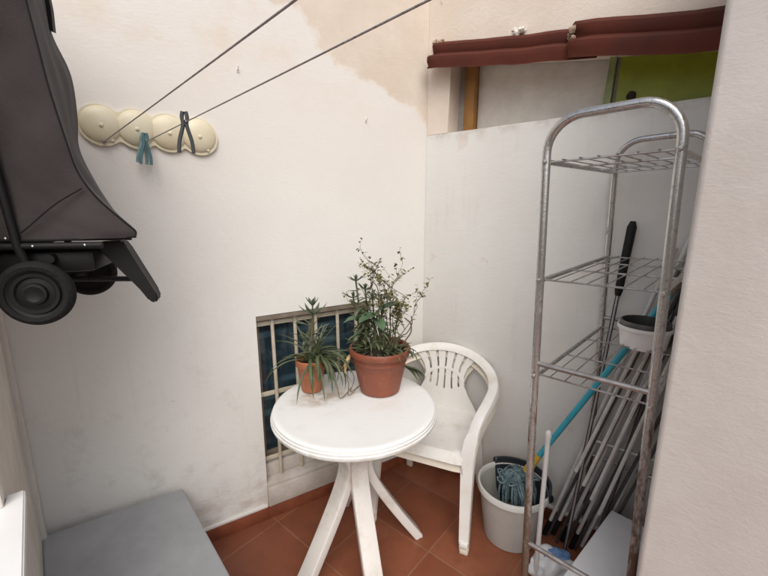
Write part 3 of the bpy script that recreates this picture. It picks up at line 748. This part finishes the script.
# ------------------------------------------------------------------ metal rack
RA = R(-44.5)
rk = thing('shelf_rack', 'tall rusty chrome tube rack with wire shelves leaning at the stucco wall', 'rack', (.443, 1.088, 0), RA)
rk.rotation_euler = (R(1.1), R(-1.2), RA); rk.location = (.480, 1.088, 0)
RW, RD = .292, .632
for yy in (0, RD):
    bm = bm_(); r = .085; zt = 1.728 if yy == 0 else 1.73
    pts = [(0, yy, 0)]+[(0, yy, zt*k/14) for k in range(1, 14) if zt*k/14 < zt-r-.02]
    pts += [(r-r*math.cos(R(a)), yy, zt-r+r*math.sin(R(a))) for a in range(0, 91, 10)]
    pts += [(RW-r+r*math.sin(R(a)), yy, zt-r+r*math.cos(R(a))) for a in range(0, 91, 10)]
    pts += [(RW, yy, zt*k/14) for k in range(13, 0, -1) if zt*k/14 < zt-r-.02]+[(RW, yy, 0)]
    fr = bm; tube(fr, pts, .0112, 14); end = obj('end_frame', fr, M['chrome'], rk)
    for Z in (1.05, .425):
        bm = bm_(); tube(bm, [(.008, yy, Z), (RW-.008, yy, Z)], .0078, 10); obj('stretcher', bm, M['wire'], end)
    for Z in (1.62, 1.30, 1.012):
        for X in (0, RW):
            s = -1 if yy == 0 else 1
            bm = bm_(); lathe(bm, [(0, .006), (.0045, .005), (.0065, .002), (.0065, -.012)], 12)
            xform(bm, Matrix.Translation((X, yy+s*.0105, Z))@Matrix.Rotation(R(90*s*-1), 4, 'X')); obj('screw', bm, M['chrome'], end)
for Z in (1.62, 1.30, 1.012):
    bm = bm_()
    for X in (.004, RW-.004): tube(bm, [(X, .006, Z), (X, RD-.006, Z)], .0072, 10)
    sh = obj('shelf', bm, M['chrome'], rk)
    bm = bm_()
    for X in [RW*k/7 for k in range(1, 7)]:
        tube(bm, [(X, .0, Z+.004), (X, RD, Z+.004)], .0019, 6)
    for Y in (.012, RD*.36, RD*.68, RD-.012):
        tube(bm, [(.004, Y, Z), (RW-.004, Y, Z)], .0028, 7)
    obj('wires', bm, M['wire'], sh)

# white pot on the third shelf
def rk_pt(x, y, z): return (.443+x*math.cos(RA)-y*math.sin(RA), 1.088+x*math.sin(RA)+y*math.cos(RA), z)
wp = thing('plant_pot', 'white round plastic pot with a dark grey liner on the third rack shelf', 'pot', rk_pt(.178, .50, 1.0165), 0)
bm = bm_(); lathe(bm, [(0, .002), (.066, 0), (.070, .003), (.079, .066), (.084, .067), (.084, .078), (.080, .079), (.077, .070)], 40); obj('outer_pot', bm, M['whitebox'], wp)
bm = bm_(); lathe(bm, [(.077, .074), (.077, .092), (.075, .096), (.071, .095), (.066, .03), (0, .028)], 40); obj('liner', bm, M['dark_tube'], wp)

# white storage box inside the rack
sb = thing('storage_box', 'white flat lidded storage box on the floor inside the rack', 'box', (.925, 1.372, 0), R(-48.5))
bm = bm_(); box(bm, -.0, .34, -.62, 0, .268, .30, .006, 3); obj('lid', bm, M['whitelid'], sb)
bm = bm_(); box(bm, .012, .328, -.608, -.012, .0, .267, .006, 2); obj('body', bm, M['whitelid'], sb)

# ------------------------------------------------------------------ bucket, mop, sticks, airer
bk = thing('mop_bucket', 'grey plastic mop bucket with a dark wringer on the tiled floor', 'bucket', (.592, 1.572, 0))
bm = bm_(); lathe(bm, [(0, .006), (.112, .0), (.118, .004), (.148, .245), (.1455, .247), (.1145, .012), (0, .012)], 56); obj('body', bm, M['bucket'], bk)
bm = bm_(); lathe(bm, [(.1475, .236), (.155, .238), (.160, .243), (.160, .262), (.157, .268), (.149, .268), (.1455, .262), (.1455, .240)], 56); obj('rim', bm, M['bucket_rim'], bk)
bm = bm_()
half = []
for i in range(21):
    a = R(-75+150*i/20); half.append(a)
rows = []
for a in half:
    rows.append([bm.verts.new((.158*math.cos(a)*k, .158*math.sin(a)*k, z_)) for k, z_ in ((1.03, .262), (1.03, .288), (.97, .290), (.94, .262), (.78, .15), (.5, .10))])
for a, b in zip(rows, rows[1:]):
    for k in range(5): bm.faces.new((a[k], a[k+1], b[k+1], b[k]))
xform(bm, Matrix.Rotation(R(32), 4, 'Z')); obj('wringer', bm, M['navy'], bk, mods=[('SOLIDIFY', {'thickness': .004, 'offset': 0})])
bm = bm_()
for s in (-1, 1): lump(bm, (.158*math.cos(R(-28)), .158*math.sin(R(-28)), .245), .016, 3, (1, 1, 1.4), .1)
obj('handle_lug', bm, M['navy'], bk)

random.seed(11)
A0, A1 = V((.640, 1.580, .300)), V((1.045, 1.352, 1.245)); md = (A1-A0).normalized()
mp_ = thing('mop', 'string mop with a turquoise handle standing in the grey bucket', 'mop', tuple(A0))
bm = bm_(); tube(bm, [md*.12, (A1-A0)*.5, (A1-A0)*.95], .0120, 12); obj('handle', bm, M['teal'], mp_)
bm = bm_(); tube(bm, [(A1-A0)*.95, A1-A0], .0125, 12); obj('grip', bm, M['frame_brown'], mp_)
bm = bm_(); tube(bm, [md*.030, md*.075, md*.085, md*.135], .016, 12, radii=[.021, .017, .0145, .0135]); obj('socket', bm, M['yellow'], mp_)
bm = bm_()
for k in range(90):
    a = random.uniform(0, 2*math.pi); rr = random.uniform(.02, .085); h0 = random.uniform(-.005, .02)
    p1 = V((math.cos(a)*rr*.55, math.sin(a)*rr*.55, h0+.012)); p2 = V((math.cos(a+.2)*rr, math.sin(a+.2)*rr, h0-.03-random.uniform(0, .02))); p3 = V((math.cos(a+.3)*rr*1.05, math.sin(a+.3)*rr*1.05, -.11))
    tube(bm, spline([(0, 0, .015), p1+V((random.gauss(0, .006), random.gauss(0, .006), 0)), p2, p3], 4), .0042, 5, caps=False)
for k in range(26):
    a = random.uniform(0, 6.28); rr = random.uniform(.02, .075); c0 = V((math.cos(a)*rr, math.sin(a)*rr, .012-rr*.25))
    tube(bm, [c0+V((.018*math.cos(q)*1.4, .016*math.sin(q), .008*math.sin(q*2+k))) for q in [i*.7 for i in range(9)]], .0038, 5, caps=False)
xform(bm, Matrix.Translation((-.03, -.012, .0))); obj('mop_head', bm, M['mop'], mp_)

ws = thing('stick', 'thin white upright stick with a rounded cap beside the rusty rack post', 'stick', (.612, 1.312, 0))
bm = bm_(); tube(bm, [(0, 0, .02), (0, 0, .665)], .0092, 12); obj('tube', bm, M['white_tube'], ws)
bm = bm_(); tube(bm, [(0, 0, .660), (0, 0, .672), (0, 0, .684), (0, 0, .690)], .013, 14, radii=[.0112, .0116, .0105, .005]); obj('cap', bm, M['white_tube'], ws)
bm = bm_(); tube(bm, [(0, 0, 0), (0, 0, .03)], .012, 12); obj('ferrule', bm, M['dark_tube'], ws)

bag = thing('plastic_bag', 'crumpled white plastic bag with yellow and blue print on the floor by the rack', 'bag', (.690, 1.330, 0))
def crumple(r, sq, seed, z0, mtn, lo=None):
    b = bm_(); lump(b, (0, 0, 0), r, seed, sq, .45, 4)
    for v in b.verts:
        n_ = noise.noise(v.co*16+V((seed, 0, 0)))+.6*abs(noise.noise(v.co*34+V((0, seed, 0))))
        v.co += v.co.normalized()*.016*n_; v.co.z = max(v.co.z+z0, .001)
    return b
obj('film', crumple(.085, (1.1, .8, .75), 9, .055, 0), M['bag'], bag)
b = crumple(.045, (1.2, .7, .7), 14, .045, 0); xform(b, Matrix.Translation((.055, -.045, 0))); obj('yellow_print', b, M['bag_yellow'], bag)
b = crumple(.04, (1.2, .8, .5), 17, .09, 0); xform(b, Matrix.Translation((.02, .02, .01))); obj('blue_print', b, M['bag_blue'], bag)

# folded clothes airer leaning against the ledge wall
aw = thing('clothes_airer', 'folded grey metal clothes airer leaning against the wall behind the rack', 'clothes airer', (0, 0, 0))
ux, uy = math.cos(ANG_B), math.sin(ANG_B); nx_, ny_ = math.sin(ANG_B), -math.cos(ANG_B)
def on_b(s, off, z): return V((.22+s*ux+off*nx_, 2.15+s*uy+off*ny_, z))
bmF = bm_(); bmL = bm_(); bmT = bm_()
for i in range(12):
    s0 = .79+.0195*i; s1 = s0+.325; off0 = .140 if i % 2 else .118; off1 = .050 if i % 2 else .026
    z1 = (1.36, 1.28, 1.40, 1.31)[i % 4]
    p0, p1 = on_b(s0, off0, .02+.012*(i % 3)), on_b(s1, off1, z1)
    (tube(bmL, [p0, p1], .0062, 8) if i % 2 else tube(bmF, [p0, p1], .0080, 10))
    if i < 7 and i % 2 == 0: tube(bmT, [p0-(p1-p0).normalized()*.01, p0+(p1-p0).normalized()*.075], .0105, 10)
for i in range(4):
    s0 = .90+.034*i; p0, p1 = on_b(s0, .165, .42-.05*i), on_b(s0+.185, .085, 1.12)
    tube(bmF, [p0, p1], .0072, 8)
tube(bmF, [on_b(.93, .10, .55), on_b(1.15, .10, .55)], .005, 8)
obj('frame_tube', bmF, M['grey_tube'], aw); obj('rod', bmL, M['dark_tube'], aw); obj('foot', bmT, M['black'], aw)

P0, P1 = on_b(.893, .190, .012), on_b(.972, .022, 1.45)
bh = thing('broomstick', 'striped silver stick with a long black grip leaning behind the rack', 'stick', tuple(P0)); dd = P1-P0
bm = bm_(); tube(bm, [V((0, 0, 0)), dd*.80], .0078, 10); obj('shaft', bm, M['mid_tube'], bh)
bm = bm_()
sidev = dd.cross(V((nx_, ny_, 0))).normalized()*.0052; fv = V((nx_, ny_, 0))*.0058
for s in (-1, 1): tube(bm, [dd*.01+sidev*s+fv, dd*.80+sidev*s+fv], .0017, 6)
obj('dark_stripe', bm, M['black'], bh)
bm = bm_(); tube(bm, [dd*.80, dd*.815, dd*.90, dd*.985, dd], .014, 14, radii=[.010, .0145, .0155, .0165, .009]); obj('grip', bm, M['black'], bh)
bm = bm_(); tube(bm, [on_b(.99, .14, .05), on_b(1.205, .02, 1.56)], .0085, 10)
tag(obj('pole', bm, M['dark_tube']), 'dark steel pole rising highest behind the front rack post', 'pole')
P0 = on_b(1.055, .085, .72); P1 = on_b(1.19, .025, 1.43)
br_ = thing('brush', 'pale handled brush tucked behind the rack near the stucco wall', 'brush', tuple(P0)); dd = P1-P0
bm = bm_(); tube(bm, [V((0, 0, 0)), dd*.72], .0075, 10); obj('shaft', bm, M['white_tube'], br_)
bm = bm_(); tube(bm, [dd*.72, dd*.76, dd*.9, dd], .014, 12, radii=[.011, .017, .0165, .010]); obj('grip', bm, M['oldwhite'], br_)

# ------------------------------------------------------------------ folded stroller hanging on the side wall
sr = thing('folded_stroller', 'folded dark charcoal stroller hanging from the side wall with its wheels showing', 'stroller', (-.756, .83, 1.318), R(20))
near = [(.052, .80), (.050, .66), (.050, .596), (.057, .514), (.065, .428), (.080, .328), (.093, .261), (.122, .205), (.170, .150), (.190, .128), (.187, .114)]
far = [(.010, .86), (.008, .74), (.008, .682), (.018, .60), (.044, .516), (.044, .408), (.038, .333), (.070, .235), (.095, .18), (.118, .14), (.118, .125)]
def fold(x, z, s): return .016*noise.noise(V((x*9+s, z*6, s)))+.009*noise.noise(V((x*24, z*9+s, 3)))
bm = bm_(); rows = []; n = 8
nn_ = [V((p[0], .045, p[1])) for p in near]; ff_ = [V((p[0], .265, p[1])) for p in far]
nn_ = spline(nn_, 4); ff_ = spline(ff_, 4)
for a, b in zip(nn_, ff_):
    row = []
    for k in range(n+1):
        t = k/n; p = a.lerp(b, t); bul = math.sin(math.pi*t)
        p.x += bul*(.004*(p.z > .2)+fold(p.y*3, p.z, 2)*.9)-.012*bul*max(0, 1-abs(p.z-.36)/.16); row.append(bm.verts.new(p))
    rows.append(row)
for a, b in zip(rows, rows[1:]):
    for k in range(n): bm.faces.new((a[k], a[k+1], b[k+1], b[k]))
obj('canopy_front', bm, M['fabric'], sr, mods=[('SUBSURF', {'levels': 1, 'render_levels': 1})])
bm = bm_(); rows = []      # near side panel, softly creased
for i, e in enumerate(nn_):
    row = []
    for k in range(13):
        t = k/12; x = e.x+(-.19-e.x)*t
        y = .040-.012*math.sin(math.pi*min(1, t*1.6))+fold(x*1.3, e.z*1.2, 5)*1.3*(0 if k == 0 else 1)
        if k == 0: y = .045
        zz = e.z
        if i == len(nn_)-1: zz = .113
        row.append(bm.verts.new((x, y, zz)))
    rows.append(row)
for a, b in zip(rows, rows[1:]):
    for k in range(12): bm.faces.new((a[k], a[k+1], b[k+1], b[k]))
obj('side_panel', bm, M['fabric'], sr, mods=[('SUBSURF', {'levels': 1, 'render_levels': 1})])
bm = bm_()      # piping along the panel edge and a stitched diagonal seam
tube(bm, [p+V((.001, -.001, 0)) for p in nn_], .0022, 6)
tube(bm, spline([(.100, .036, .225), (.05, .026, .19), (.0, .024, .145), (-.02, .026, .128)], 5), .0016, 5)
tube(bm, spline([(-.19, .036, .118), (0, .030, .112), (.10, .036, .113), (.191, .045, .115)], 5), .003, 6)
obj('piping', bm, M['black'], sr)
bm = bm_(); prism(bm, [(-.19, .112), (.105, .112), (.09, .122), (-.19, .122)], 'y', .045, .265); box(bm, -.20, .02, .05, .26, .12, .80, .02)
obj('back_cushion', bm, M['fabric'], sr)
bm = bm_(); prism(bm, [(.0, .62), (.026, .61), (.028, .66), (.020, .82), (.0, .82)], 'y', .245, .262); obj('strap_flap', bm, M['black'], sr)
bm = bm_()      # chassis tubes
for y in (.03, .29):
    tube(bm, [(-.20, y, .104), (-.03, y, .100), (.125, y, .098)], .008, 10); tube(bm, [(-.055, y-.004, .62), (-.045, y-.004, .30), (-.030, y-.004, .10), (-.012, y, .02), (0, y, 0)], .0085, 10)
tube(bm, [(0, .0, 0), (0, .32, 0)], .009, 10); tube(bm, [(-.10, .05, .03), (.16, .2, -.012), (.17, .22, -.012)], .007, 8)
tube(bm, [(-.09, .03, .09), (-.10, .03, .32), (-.085, .03, .60)], .010, 10); tube(bm, [(.02, .03, .07), (.02, .29, .07)], .01, 10)
box(bm, -.12, .10, .05, .27, .035, .085, .012); box(bm, -.19, -.03, .06, .26, .09, .32, .02)
obj('chassis', bm, M['black'], sr)
bm = bm_(); prism(bm, [(.095, .100), (.150, .104), (.160, .085), (.208, -.028), (.214, -.048), (.206, -.060), (.192, -.052), (.168, -.010), (.128, .045), (.105, .075)], 'y', .085, .135)
bmesh.ops.bevel(bm, geom=bm.edges[:], offset=.004, segments=2, affect='EDGES'); obj('footrest', bm, M['black'], sr)
for y, s in ((0, -1), (.32, 1)):
    bm = bm_(); lathe(bm, [(.052, -.012), (.060, -.0145), (.067, -.011), (.0705, -.004), (.0705, .004), (.067, .011), (.060, .0145), (.052, .012)], 48)
    xform(bm, Matrix.Translation((0, y, 0))@Matrix.Rotation(R(90), 4, 'X')); w = obj('wheel', bm, M['rubber'], sr)
    bm = bm_(); lathe(bm, [(0, .010), (.014, .012), (.017, .014), (.022, .013), (.024, .006), (.034, .004), (.037, .009), (.044, .0095), (.046, .005), (.053, .008), (.053, -.008), (.03, -.004), (0, -.006)], 48)
    xform(bm, Matrix.Translation((0, y, 0))@Matrix.Rotation(R(90 if s < 0 else -90), 4, 'X')); obj('rim', bm, M['black'], w)
for x, z_ in ((.093, .100), (-.002, .100), (-.046, .118), (-.060, .175)):
    bm = bm_(); lump(bm, (x, .0215, z_), .0030, 1, (1, .5, 1), 0); obj('rivet', bm, M['rivet'], sr)
bm = bm_(); tube(bm, [(-.06, .16, .70), (-.10, .16, .84), (-.30, .02, .90)], .010, 10); obj('hanging_hook', bm, M['rivet'], sr)

# ------------------------------------------------------------------ light, sky, camera
sc = bpy.context.scene
w = bpy.data.worlds.new('World'); sc.world = w; w.use_nodes = True
nt = w.node_tree; bg = nt.nodes['Background']
sky = nt.nodes.new('ShaderNodeTexSky'); sky.sky_type = 'NISHITA'; sky.sun_disc = False
EL, AZ = R(47), R(176)
sky.sun_elevation = EL; sky.sun_rotation = AZ; sky.dust_density = 4; sky.air_density = 1.0; sky.altitude = 50
hs = nt.nodes.new('ShaderNodeHueSaturation'); hs.inputs['Saturation'].default_value = .55
nt.links.new(sky.outputs[0], hs.inputs['Color']); nt.links.new(hs.outputs[0], bg.inputs['Color']); bg.inputs['Strength'].default_value = .15
sd = bpy.data.lights.new('sun', 'SUN'); sd.energy = 1.5; sd.angle = R(55); sd.color = (1, .96, .90)
so = bpy.data.objects.new('sun', sd); C.objects.link(so)
dirv = V((math.sin(AZ)*math.cos(EL), math.cos(AZ)*math.cos(EL), math.sin(EL)))   # towards the sun
so.rotation_euler = dirv.to_track_quat('Z', 'Y').to_euler(); so.location = (0, 0, 5)
cd = bpy.data.cameras.new('camera'); cd.sensor_width = 36; cd.lens = 390/768*36; cd.clip_start = .02; cd.clip_end = 200
co = bpy.data.objects.new('camera', cd); C.objects.link(co); co.location = (0, 0, 1.5); co.rotation_euler = (R(90-11.6), 0, 0); sc.camera = co
sc.view_settings.view_transform = 'Standard'; sc.view_settings.look = 'None'; sc.view_settings.exposure = .10; sc.view_settings.gamma = 1
sc.view_settings.use_curve_mapping = False
sc.cycles.max_bounces = 10; sc.cycles.diffuse_bounces = 6
